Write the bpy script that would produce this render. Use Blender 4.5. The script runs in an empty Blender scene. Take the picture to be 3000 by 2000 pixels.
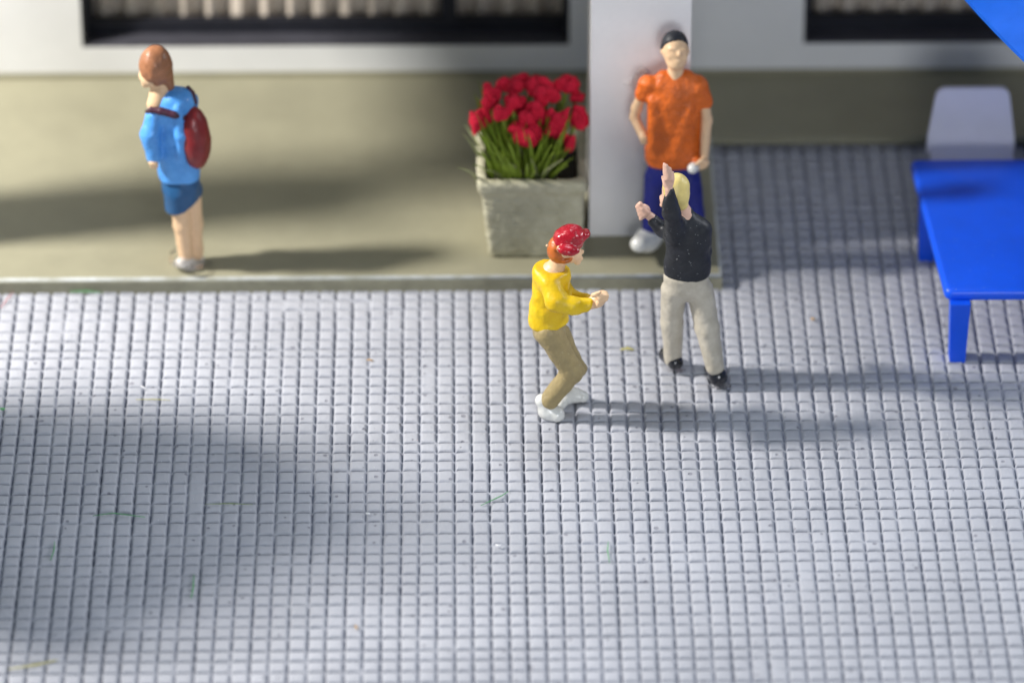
import bpy, bmesh, math, random
import numpy as np
from mathutils import Vector
random.seed(4); rng = np.random.default_rng(7)
SC = bpy.context.scene
COL = SC.collection
R = math.radians

# ------------------------------------------------------------------ camera
TH, PSI, FPX, DIST = R(33.0), math.atan(0.01145), 15400.0, 33.36
fw = np.array([math.sin(PSI)*math.cos(TH), math.cos(PSI)*math.cos(TH), -math.sin(TH)])
rt = np.array([math.cos(PSI), -math.sin(PSI), 0.0])
up = np.cross(rt, fw)
CAM = -DIST*fw
cd = bpy.data.cameras.new('camera'); cam = bpy.data.objects.new('camera', cd); COL.objects.link(cam)
cam.location = CAM
cam.rotation_euler = (math.pi/2-TH, 0, -PSI)
cd.sensor_width = 36; cd.lens = FPX/3000*36; cd.clip_start = 1; cd.clip_end = 300
cd.dof.use_dof = True; cd.dof.focus_distance = 32.15; cd.dof.aperture_fstop = 0.32; cd.dof.aperture_blades = 0
SC.camera = cam

# ------------------------------------------------------------------ world, lamps, exposure
w = bpy.data.worlds.new('World'); SC.world = w; w.use_nodes = True
bg = w.node_tree.nodes['Background']; bg.inputs[0].default_value = (0.66, 0.81, 1.0, 1); bg.inputs[1].default_value = 0.25
def lamp(name, loc, target, size, power, col, shape='DISK'):
    l = bpy.data.lights.new(name, 'AREA'); l.shape = shape; l.size = size; l.energy = power; l.color = col
    o = bpy.data.objects.new(name, l); COL.objects.link(o); o.location = loc
    o.rotation_euler = (Vector(target)-Vector(loc)).to_track_quat('-Z', 'Y').to_euler(); return o
lamp('key_lamp', (-9.5, 0.3, 8.0), (0, 0, 0), 1.05, 2300, (1.0, 0.96, 0.91))
lamp('side_lamp', (9.0, 1.4, 6.2), (0.6, -0.4, 0.5), 1.8, 400, (0.92, 0.95, 1.0))
lamp('top_fill', (1.5, 3.4, 10.0), (0.5, -0.5, 0), 3.0, 220, (0.80, 0.89, 1.0))  # added overhead fill, lifts the shadows around the figures
lamp('front_fill', (2.5, -14.0, 5.2), (0.5, 0.5, 0.6), 4.5, 640, (0.93, 0.96, 1.0))  # added camera-side fill, brightens the upright faces
SC.view_settings.view_transform = 'Standard'; SC.view_settings.look = 'None'
SC.view_settings.gamma = 1; SC.view_settings.use_curve_mapping = False
SC.view_settings.exposure = 0.12

# ------------------------------------------------------------------ measuring helpers
def ray(u, v):
    return fw*FPX + rt*(u-1500.0) + up*(1000.0-v)
def on_z(u, v, z=0.0):
    d = ray(u, v); t = (z-CAM[2])/d[2]; return CAM+d*t
def on_y(u, v, y):
    d = ray(u, v); t = (y-CAM[1])/d[1]; return CAM+d*t
ZS = 0.105           # top of terrace

# ------------------------------------------------------------------ tagging
def tag(o, label=None, cat=None, group=None, kind=None):
    if label: o['label'] = label
    if cat: o['category'] = cat
    if group: o['group'] = group
    if kind: o['kind'] = kind
    return o
def empty(name, loc, label, cat, group=None, rz=0.0):
    o = bpy.data.objects.new(name, None); COL.objects.link(o); o.location = Vector(loc); o.rotation_euler[2] = rz
    o.empty_display_size = 0.1
    return tag(o, label, cat, group)
def link(name, me, parent=None, world=True):
    """link a mesh whose vertices are in world coordinates; keep the origin at its thing's base"""
    o = bpy.data.objects.new(name, me); COL.objects.link(o)
    if parent is not None:
        o.parent = parent
        if world:
            p = parent; off = Vector((0, 0, 0))
            while p is not None: off += p.location; p = p.parent
            me.transform(__import__('mathutils').Matrix.Translation(-off))
    return o
def rebase(o, p):
    """move the origin of a top-level mesh to p, vertices stay where they are"""
    o.data.transform(__import__('mathutils').Matrix.Translation(-Vector(p))); o.location = Vector(p); return o

# ------------------------------------------------------------------ materials
def mat(name, col, rough=0.5, var=0.12, nscale=6.0, bump=0.15, bscale=60.0, bdist=0.004, coat=0.0, sss=0.0, spec=0.5,
        specks=None, trans=0.0, second=None, ior=1.45):
    m = bpy.data.materials.new(name); m.use_nodes = True; nt = m.node_tree; N = nt.nodes; L = nt.links
    b = N['Principled BSDF']
    b.inputs['Roughness'].default_value = rough; b.inputs['Specular IOR Level'].default_value = spec
    b.inputs['Coat Weight'].default_value = coat; b.inputs['Coat Roughness'].default_value = 0.12
    b.inputs['IOR'].default_value = ior
    if sss:
        b.inputs['Subsurface Weight'].default_value = sss; b.inputs['Subsurface Radius'].default_value = (0.06, 0.05, 0.06)
        b.inputs['Subsurface Scale'].default_value = 1.0
    if trans: b.inputs['Transmission Weight'].default_value = trans
    tc = N.new('ShaderNodeTexCoord')
    n1 = N.new('ShaderNodeTexNoise'); n1.inputs['Scale'].default_value = nscale; n1.inputs['Detail'].default_value = 6
    n1.inputs['Roughness'].default_value = 0.65
    L.new(tc.outputs['Object'], n1.inputs['Vector'])
    rp = N.new('ShaderNodeMapRange'); rp.inputs[1].default_value = 0.3; rp.inputs[2].default_value = 0.7
    L.new(n1.outputs['Fac'], rp.inputs[0])
    mx = N.new('ShaderNodeMix'); mx.data_type = 'RGBA'
    c2 = second or tuple(c*(1-var) for c in col); c1 = tuple(min(1, c*(1+var*0.6)) for c in col)
    mx.inputs['A'].default_value = (*c2, 1); mx.inputs['B'].default_value = (*c1, 1)
    L.new(rp.outputs[0], mx.inputs['Factor']); out = mx.outputs['Result']
    if specks:
        scol, sscale, th = specks
        v = N.new('ShaderNodeTexVoronoi'); v.inputs['Scale'].default_value = sscale; L.new(tc.outputs['Object'], v.inputs['Vector'])
        n2 = N.new('ShaderNodeTexNoise'); n2.inputs['Scale'].default_value = sscale*0.35; L.new(tc.outputs['Object'], n2.inputs['Vector'])
        a = N.new('ShaderNodeMath'); a.operation = 'LESS_THAN'; a.inputs[1].default_value = th
        L.new(v.outputs['Distance'], a.inputs[0])
        g = N.new('ShaderNodeMath'); g.operation = 'GREATER_THAN'; g.inputs[1].default_value = 0.53; L.new(n2.outputs['Fac'], g.inputs[0])
        k = N.new('ShaderNodeMath'); k.operation = 'MULTIPLY'; L.new(a.outputs[0], k.inputs[0]); L.new(g.outputs[0], k.inputs[1])
        m2 = N.new('ShaderNodeMix'); m2.data_type = 'RGBA'; m2.inputs['B'].default_value = (*scol, 1)
        L.new(k.outputs[0], m2.inputs['Factor']); L.new(out, m2.inputs['A']); out = m2.outputs['Result']
    L.new(out, b.inputs['Base Color'])
    if bump:
        n3 = N.new('ShaderNodeTexNoise'); n3.inputs['Scale'].default_value = bscale; n3.inputs['Detail'].default_value = 5
        L.new(tc.outputs['Object'], n3.inputs['Vector'])
        bp = N.new('ShaderNodeBump'); bp.inputs['Strength'].default_value = bump; bp.inputs['Distance'].default_value = bdist
        L.new(n3.outputs['Fac'], bp.inputs['Height']); L.new(bp.outputs[0], b.inputs['Normal'])
        # roughness breakup
        rr = N.new('ShaderNodeMapRange'); rr.inputs[3].default_value = max(0.05, rough-0.12); rr.inputs[4].default_value = min(1, rough+0.15)
        L.new(n1.outputs['Fac'], rr.inputs[0]); L.new(rr.outputs[0], b.inputs['Roughness'])
    return m

def paving_mat():
    m = mat('paving_cast', (0.425, 0.435, 0.475), rough=0.6, var=0.12, nscale=1.1, bump=0)
    nt = m.node_tree; N = nt.nodes; L = nt.links; b = N['Principled BSDF']
    tc = N.new('ShaderNodeTexCoord')
    # grime washed into the joints, and scattered casting pits
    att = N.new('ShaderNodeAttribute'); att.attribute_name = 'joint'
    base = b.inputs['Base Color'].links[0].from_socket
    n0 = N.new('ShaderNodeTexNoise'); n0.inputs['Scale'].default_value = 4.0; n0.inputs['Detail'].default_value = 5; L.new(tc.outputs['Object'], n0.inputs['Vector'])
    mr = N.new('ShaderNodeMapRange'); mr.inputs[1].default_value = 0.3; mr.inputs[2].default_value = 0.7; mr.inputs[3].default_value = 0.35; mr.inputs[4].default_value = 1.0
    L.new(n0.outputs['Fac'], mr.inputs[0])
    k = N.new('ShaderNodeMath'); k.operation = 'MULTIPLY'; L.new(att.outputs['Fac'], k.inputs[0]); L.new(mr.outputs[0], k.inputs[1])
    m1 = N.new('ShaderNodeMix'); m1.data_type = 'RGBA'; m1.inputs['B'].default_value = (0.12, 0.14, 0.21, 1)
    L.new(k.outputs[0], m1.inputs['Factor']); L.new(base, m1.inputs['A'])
    v = N.new('ShaderNodeTexVoronoi'); v.inputs['Scale'].default_value = 13; L.new(tc.outputs['Object'], v.inputs['Vector'])
    sep = N.new('ShaderNodeSeparateColor'); L.new(v.outputs['Color'], sep.inputs[0])
    # cell-dependent pit radius
    pr = N.new('ShaderNodeMapRange'); pr.inputs[1].default_value = 0.45; pr.inputs[2].default_value = 1.0; pr.inputs[3].default_value = 0.0; pr.inputs[4].default_value = 0.22
    L.new(sep.outputs[0], pr.inputs[0])
    lt = N.new('ShaderNodeMath'); lt.operation = 'SUBTRACT'; L.new(pr.outputs[0], lt.inputs[0]); L.new(v.outputs['Distance'], lt.inputs[1])
    st = N.new('ShaderNodeMapRange'); st.inputs[1].default_value = 0.0; st.inputs[2].default_value = 0.05; L.new(lt.outputs[0], st.inputs[0])
    pk = N.new('ShaderNodeMath'); pk.operation = 'MULTIPLY'; pk.inputs[1].default_value = 0.75; L.new(st.outputs[0], pk.inputs[0])
    m2 = N.new('ShaderNodeMix'); m2.data_type = 'RGBA'; m2.inputs['B'].default_value = (0.2, 0.2, 0.24, 1)
    L.new(pk.outputs[0], m2.inputs['Factor']); L.new(m1.outputs['Result'], m2.inputs['A'])
    # small pale paint crumbs
    v2 = N.new('ShaderNodeTexVoronoi'); v2.inputs['Scale'].default_value = 22; L.new(tc.outputs['Object'], v2.inputs['Vector'])
    l2 = N.new('ShaderNodeMath'); l2.operation = 'LESS_THAN'; l2.inputs[1].default_value = 0.045; L.new(v2.outputs['Distance'], l2.inputs[0])
    m3 = N.new('ShaderNodeMix'); m3.data_type = 'RGBA'; m3.inputs['B'].default_value = (0.85, 0.85, 0.85, 1)
    L.new(l2.outputs[0], m3.inputs['Factor']); L.new(m2.outputs['Result'], m3.inputs['A'])
    L.new(m3.outputs['Result'], b.inputs['Base Color'])
    n = N.new('ShaderNodeTexNoise'); n.inputs['Scale'].default_value = 45; n.inputs['Detail'].default_value = 6; n.inputs['Roughness'].default_value = 0.6
    L.new(tc.outputs['Object'], n.inputs['Vector'])
    hs = N.new('ShaderNodeMath'); hs.operation = 'SUBTRACT'; L.new(n.outputs['Fac'], hs.inputs[0])
    hp = N.new('ShaderNodeMath'); hp.operation = 'MULTIPLY'; hp.inputs[1].default_value = 1.2; L.new(st.outputs[0], hp.inputs[0]); L.new(hp.outputs[0], hs.inputs[1])
    bp = N.new('ShaderNodeBump'); bp.inputs['Strength'].default_value = 0.8; bp.inputs['Distance'].default_value = 0.005
    L.new(hs.outputs[0], bp.inputs['Height']); L.new(bp.outputs[0], b.inputs['Normal'])
    return m

M = {}
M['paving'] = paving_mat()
M['base'] = mat('board', (0.30, 0.29, 0.27), 0.7)
M['terrace'] = mat('terrace_paint', (0.285, 0.27, 0.185), 0.6, var=0.10, nscale=2.6, bump=0.5, bscale=45, bdist=0.004)
M['trim'] = mat('terrace_edge', (0.46, 0.48, 0.48), 0.4, var=0.25, nscale=7, bump=0.5, bscale=30, bdist=0.006, second=(0.33, 0.33, 0.27))  # worn grey, lightened so the edge highlight sits in the colour
M['side'] = mat('terrace_side', (0.30, 0.285, 0.20), 0.55, var=0.2, nscale=8, bump=0.5, bscale=30, bdist=0.006)
M['wall'] = mat('wall_plastic', (0.74, 0.74, 0.73), 0.6, var=0.04, nscale=3, bump=0.3, bscale=40)
M['pillar'] = mat('pillar_plastic', (0.88, 0.865, 0.865), 0.5, var=0.05, nscale=3, bump=0.3, bscale=25, bdist=0.005)
M['frame'] = mat('window_frame_plastic', (0.018, 0.019, 0.026), 0.5, var=0.2, bump=0.2, spec=0.25)
M['sill'] = mat('sill_plastic', (0.055, 0.055, 0.068), 0.5, var=0.2, bump=0.2)
M['curtain'] = mat('curtain', (0.54, 0.475, 0.40), 0.8, var=0.1)
M['curtain_dark'] = mat('room_wall', (0.10, 0.085, 0.07), 0.9)
M['concrete'] = mat('planter_stone', (0.45, 0.43, 0.315), 0.6, var=0.22, nscale=11, bump=0.7, bscale=40, bdist=0.012, second=(0.37, 0.345, 0.235))
M['soil'] = mat('soil', (0.03, 0.025, 0.015), 0.9, bump=0.8, bscale=30, bdist=0.02)
M['blue'] = mat('blue_plastic', (0.004, 0.095, 0.80), 0.36, var=0.1, nscale=3, bump=0.15, bscale=60, sss=0.2, specks=((0.35, 0.55, 0.95), 26, 0.06))
M['parasol'] = mat('parasol_plastic', (0.004, 0.10, 0.56), 0.4, var=0.1, bump=0.1, sss=0.2)
M['lilac'] = mat('chair_plastic', (0.64, 0.64, 0.74), 0.4, var=0.04, bump=0.05, sss=0.25)
M['skin'] = mat('skin_paint', (0.74, 0.50, 0.30), 0.4, var=0.10, nscale=14, bump=0.4, bscale=40, bdist=0.004)
M['skin_pink'] = mat('skin_paint_pink', (0.66, 0.42, 0.32), 0.42, var=0.16, nscale=14, bump=0.5, bscale=40, bdist=0.005)
M['yellow'] = mat('yellow_paint', (0.75, 0.53, 0.008), 0.42, var=0.10, nscale=8, bump=0.6, bscale=22, bdist=0.010, second=(0.66, 0.40, 0.004))
M['khaki'] = mat('khaki_paint', (0.34, 0.265, 0.125), 0.5, var=0.2, nscale=12, bump=0.7, bscale=45, bdist=0.006, specks=((0.5, 0.45, 0.3), 40, 0.12))
M['white'] = mat('white_paint', (0.74, 0.74, 0.70), 0.25, var=0.08, nscale=12, bump=0.4, bscale=20, bdist=0.008, coat=0.3)
M['red'] = mat('red_paint', (0.40, 0.004, 0.016), 0.25, var=0.25, nscale=14, bump=0.7, bscale=26, bdist=0.010, coat=0.4, specks=((0.7, 0.35, 0.38), 44, 0.06))
M['ginger'] = mat('ginger_paint', (0.50, 0.13, 0.022), 0.35, var=0.3, nscale=14, bump=0.5, bscale=30, bdist=0.008)
M['black'] = mat('black_paint', (0.014, 0.016, 0.022), 0.5, var=0.3, nscale=12, bump=0.6, bscale=28, bdist=0.008, specks=((0.40, 0.42, 0.43), 60, 0.12))
M['black_shoe'] = mat('black_gloss', (0.010, 0.011, 0.016), 0.16, var=0.3, bump=0.4, bscale=26, bdist=0.008, coat=0.5)
M['stone'] = mat('stone_paint', (0.52, 0.48, 0.40), 0.45, var=0.14, nscale=10, bump=0.6, bscale=30, bdist=0.008, second=(0.42, 0.38, 0.30))
M['blond'] = mat('blond_paint', (0.70, 0.56, 0.20), 0.38, var=0.12, nscale=12, bump=0.6, bscale=26, bdist=0.008, specks=((0.15, 0.10, 0.03), 30, 0.08))
M['orange'] = mat('orange_paint', (0.68, 0.135, 0.012), 0.42, var=0.28, nscale=9, bump=1.0, bscale=20, bdist=0.022)
M['navy'] = mat('navy_paint', (0.010, 0.016, 0.20), 0.4, var=0.2, bump=0.3)
M['skyblue'] = mat('sky_blue_paint', (0.10, 0.34, 0.74), 0.45, var=0.2, nscale=7, bump=0.7, bscale=20, bdist=0.014, coat=0.12, second=(0.045, 0.23, 0.62))
M['shorts'] = mat('dark_blue_paint', (0.016, 0.085, 0.21), 0.35, var=0.2, bump=0.4, bscale=20, bdist=0.01)
M['maroon'] = mat('maroon_paint', (0.20, 0.012, 0.014), 0.38, var=0.3, nscale=7, bump=0.5, bscale=20, coat=0.15)
M['strap'] = mat('strap_paint', (0.05, 0.012, 0.028), 0.4, bump=0.2)
M['brown'] = mat('brown_paint', (0.33, 0.14, 0.065), 0.42, var=0.35, nscale=9, bump=0.7, bscale=18, bdist=0.014, coat=0.12)
M['grey'] = mat('grey_paint', (0.60, 0.56, 0.52), 0.3, coat=0.3)
M['petal'] = mat('petal_foam', (0.74, 0.018, 0.055), 0.75, var=0.3, nscale=13, bump=1.0, bscale=30, bdist=0.03, second=(0.50, 0.006, 0.030), spec=0.3)
M['bark'] = mat('bark', (0.10, 0.07, 0.05), 0.8, bump=0.8, bscale=20, bdist=0.02)
M['leaf'] = mat('leaf_plastic', (0.24, 0.34, 0.035), 0.5, var=0.4, nscale=9, bump=0.2)
M['dry'] = mat('dry_leaf', (0.36, 0.38, 0.20), 0.6, var=0.3, nscale=9, bump=0.2)
M['glue'] = mat('clear_glue', (0.98, 0.97, 0.96), 0.10, var=0.02, bump=0.5, bscale=10, bdist=0.02, trans=1.0, ior=1.30)
M['glue'].node_tree.nodes['Principled BSDF'].inputs['Alpha'].default_value = 0.7
M['fibre_green'] = mat('green_fibre', (0.12, 0.36, 0.15), 0.6, bump=0)
M['fibre_yellow'] = mat('yellow_fibre', (0.55, 0.50, 0.16), 0.6, bump=0)
M['fibre_red'] = mat('red_fibre', (0.5, 0.10, 0.10), 0.6, bump=0)
M['fibre_white'] = mat('white_fibre', (0.85, 0.85, 0.86), 0.5, bump=0)
M['crumb'] = mat('crumb', (0.50, 0.30, 0.12), 0.7, bump=0.3)

# ------------------------------------------------------------------ mesh helpers
def mesh_from(name, verts, faces, mats, smooth=True, fmat=None):
    me = bpy.data.meshes.new(name)
    me.from_pydata([tuple(map(float, v)) for v in verts], [], [tuple(map(int, f)) for f in faces])
    for m in (mats if isinstance(mats, (list, tuple)) else [mats]): me.materials.append(m)
    if fmat is not None: me.polygons.foreach_set('material_index', np.asarray(fmat, dtype=np.int32))
    me.polygons.foreach_set('use_smooth', [smooth]*len(me.polygons)); me.update()
    return me
def bm_mesh(name, bm, mats, smooth=False, bevel=0.0, seg=3, angle=30):
    if bevel:
        es = [e for e in bm.edges if len(e.link_faces) == 2 and e.calc_face_angle(0) > R(angle)]
        bmesh.ops.bevel(bm, geom=es, offset=bevel, segments=seg, profile=0.5, affect='EDGES', clamp_overlap=True)
    bmesh.ops.recalc_face_normals(bm, faces=bm.faces)
    me = bpy.data.meshes.new(name); bm.to_mesh(me); bm.free()
    for m in (mats if isinstance(mats, (list, tuple)) else [mats]): me.materials.append(m)
    me.polygons.foreach_set('use_smooth', [smooth]*len(me.polygons))
    if smooth: me.set_sharp_from_angle(angle=R(50))
    return me
def add_box(bm, lo, hi):
    (x0, y0, z0), (x1, y1, z1) = lo, hi
    v = [bm.verts.new(p) for p in ((x0,y0,z0),(x1,y0,z0),(x1,y1,z0),(x0,y1,z0),(x0,y0,z1),(x1,y0,z1),(x1,y1,z1),(x0,y1,z1))]
    for f in ((0,3,2,1),(4,5,6,7),(0,1,5,4),(1,2,6,5),(2,3,7,6),(3,0,4,7)): bm.faces.new([v[i] for i in f])
def add_hull8(bm, bot, top):
    b = [bm.verts.new(tuple(map(float, p))) for p in bot]; t = [bm.verts.new(tuple(map(float, p))) for p in top]
    n = len(b); bm.faces.new(b[::-1]); bm.faces.new(t)
    for i in range(n): bm.faces.new((b[i], b[(i+1) % n], t[(i+1) % n], t[i]))
def tube(pts, rad, n=8, flat=1.0):
    """verts/faces of a tube along pts; rad a number or list"""
    pts = [Vector(p) for p in pts]; rr = rad if isinstance(rad, (list, tuple)) else [rad]*len(pts)
    V = []; F = []
    for i, p in enumerate(pts):
        d = (pts[min(i+1, len(pts)-1)]-pts[max(i-1, 0)]).normalized()
        a = d.cross(Vector((0, 0, 1))); a = a.normalized() if a.length > 1e-4 else Vector((1, 0, 0)); b = a.cross(d)
        for k in range(n):
            t = 2*math.pi*k/n; V.append(p+a*math.cos(t)*rr[i]+b*math.sin(t)*rr[i]*flat)
    for i in range(len(pts)-1):
        for k in range(n): F.append((i*n+k, i*n+(k+1) % n, (i+1)*n+(k+1) % n, (i+1)*n+k))
    F.append(tuple(range(n))[::-1]); F.append(tuple(range((len(pts)-1)*n, len(pts)*n)))
    return V, F

# smooth value noise on arrays
_NT = rng.random((64, 64, 64)).astype(np.float32)
def vnoise(x, y, z):
    xi = np.floor(x).astype(int); yi = np.floor(y).astype(int); zi = np.floor(z).astype(int)
    xf = x-xi; yf = y-yi; zf = z-zi
    xf = xf*xf*(3-2*xf); yf = yf*yf*(3-2*yf); zf = zf*zf*(3-2*zf)
    r = 0
    for a in (0, 1):
        for b in (0, 1):
            for c in (0, 1):
                r = r+_NT[(xi+a) & 63, (yi+b) & 63, (zi+c) & 63]*(xf if a else 1-xf)*(yf if b else 1-yf)*(zf if c else 1-zf)
    return r

# ------------------------------------------------------------------ sculpting: smooth-blended solids to one skin
def surface_nets(F, org, h):
    ins = F < 0
    nx, ny, nz = F.shape
    acc = np.zeros((nx-1, ny-1, nz-1, 3)); cnt = np.zeros((nx-1, ny-1, nz-1))
    for ax in range(3):
        sl0 = [slice(None)]*3; sl1 = [slice(None)]*3; sl0[ax] = slice(0, -1); sl1[ax] = slice(1, None)
        A = F[tuple(sl0)]; B = F[tuple(sl1)]; cr = (A < 0) != (B < 0)
        t = np.where(cr, A/np.where(A-B == 0, 1, A-B), 0)
        o = [a for a in range(3) if a != ax]
        for i in (0, 1):
            for j in (0, 1):
                s = [slice(None)]*3
                s[o[0]] = slice(i, (nx, ny, nz)[o[0]]-1+i); s[o[1]] = slice(j, (nx, ny, nz)[o[1]]-1+j)
                c = cr[tuple(s)]; tt = t[tuple(s)]
                acc[..., ax] += np.where(c, tt, 0); acc[..., o[0]] += np.where(c, i, 0); acc[..., o[1]] += np.where(c, j, 0)
                cnt += c
    act = cnt > 0; idx = -np.ones(act.shape, int); idx[act] = np.arange(act.sum())
    ii = np.argwhere(act)
    V = (ii+acc[act]/cnt[act][:, None])*h+org
    Fs = []
    for ax in range(3):
        sl0 = [slice(1, -1)]*3; sl1 = [slice(1, -1)]*3; sl0[ax] = slice(0, -1); sl1[ax] = slice(1, None)
        a = ins[tuple(sl0)]; b = ins[tuple(sl1)]
        o1, o2 = (ax+1) % 3, (ax+2) % 3
        for flip in (False, True):
            p = np.argwhere(a & ~b if not flip else ~a & b)
            if len(p) == 0: continue
            base = p.copy(); base[:, o1] += 1; base[:, o2] += 1
            q = []
            for d1, d2 in ((0, 0), (-1, 0), (-1, -1), (0, -1)):
                c = base.copy(); c[:, o1] += d1; c[:, o2] += d2; q.append(idx[c[:, 0], c[:, 1], c[:, 2]])
            q = np.stack(q, 1)
            Fs.append(q[:, ::-1] if flip else q)
    return V, np.concatenate(Fs)

class Fig:
    """one figurine; coordinates (cx, cy, d): position seen from the front in sheet units, and depth in metres"""
    def __init__(s, ox, oy, sc, y0, ppm): s.ox, s.oy, s.s, s.y0, s.k = ox, oy, sc, y0, sc/ppm
    def P(s, p): return on_y(s.ox+p[0]*s.s, s.oy+p[1]*s.s, s.y0+(p[2] if len(p) > 2 else 0))
    def cap(s, a, b, ra, rb=None, sy=1.0): return ('c', s.P(a), s.P(b), ra*s.k, (rb or ra)*s.k, sy)
    def chain(s, pts, rs, sy=1.0): return [s.cap(pts[i], pts[i+1], rs[i], rs[i+1], sy) for i in range(len(pts)-1)]
    def ell(s, c, r, tilt=0): return ('e', s.P(c), np.array(r)*s.k, R(tilt))
    def cut(s, c, n): n = np.array(n, float); return ('x', s.P(c), n/np.linalg.norm(n))     # removes the side n points to

def sdf(prims, X, Y, Z, k):
    D = None; cuts = []
    for p in prims:
        if p[0] == 'x': cuts.append(p); continue
        if p[0] == 'c':
            _, a, b, ra, rb, sy = p
            ym = (a[1]+b[1])/2
            A = np.array([a[0], (a[1]-ym)/sy, a[2]]); B = np.array([b[0], (b[1]-ym)/sy, b[2]]); ba = B-A
            px, py, pz = X-A[0], (Y-ym)/sy-A[1], Z-A[2]
            t = np.clip((px*ba[0]+py*ba[1]+pz*ba[2])/max(ba@ba, 1e-9), 0, 1)
            d = np.sqrt((px-t*ba[0])**2+(py-t*ba[1])**2+(pz-t*ba[2])**2)-(ra+(rb-ra)*t)
            d = d*min(1.0, 0.5+sy/2)
        else:
            _, c, r, ti = p
            x, y, z = X-c[0], Y-c[1], Z-c[2]
            if ti: x, z = x*math.cos(ti)+z*math.sin(ti), -x*math.sin(ti)+z*math.cos(ti)
            q = np.sqrt((x/r[0])**2+(y/r[1])**2+(z/r[2])**2)
            q2 = np.sqrt((x/r[0]**2)**2+(y/r[1]**2)**2+(z/r[2]**2)**2)
            d = q*(q-1)/np.maximum(q2, 1e-6)
        if D is None: D = d
        else:
            h = np.clip(0.5+0.5*(D-d)/k, 0, 1); D = D*(1-h)+d*h-k*h*(1-h)
    for _, c, n in cuts:
        d = (X-c[0])*n[0]+(Y-c[1])*n[1]+(Z-c[2])*n[2]
        kk = 0.012; h = np.clip(0.5-0.5*(D-d)/kk, 0, 1); D = D*(1-h)+d*h+kk*h*(1-h)
    return D

def sculpt(name, prims, m, parent, k=0.03, h=0.010, floor=None, lump=0.004, lscale=14.0, inflate=0.0):
    lo = np.array([1e9]*3); hi = -lo
    for p in prims:
        if p[0] == 'c':
            r = max(p[3], p[4])*max(1, p[5])
            for q in (p[1], p[2]): lo = np.minimum(lo, q-r); hi = np.maximum(hi, q+r)
        elif p[0] == 'e': r = p[2].max(); lo = np.minimum(lo, p[1]-r); hi = np.maximum(hi, p[1]+r)
    lo -= 0.03+inflate; hi += 0.03+inflate
    if floor is not None: lo[2] = max(lo[2], floor-3*h)
    n = np.ceil((hi-lo)/h).astype(int)+1
    X, Y, Z = np.meshgrid(*[lo[i]+np.arange(n[i])*h for i in range(3)], indexing='ij')
    D = sdf(prims, X, Y, Z, k)-inflate
    if lump: D = D+(vnoise(X*lscale+50, Y*lscale+50, Z*lscale+50)-0.5)*lump*2+(vnoise(X*lscale*2.7+9, Y*lscale*2.7+9, Z*lscale*2.7+9)-0.5)*lump*0.8
    if floor is not None: D = np.maximum(D, floor-Z)
    V, F = surface_nets(D, lo, h)
    me = mesh_from(name, V, F, m)
    return link(name, me, parent)

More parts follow.
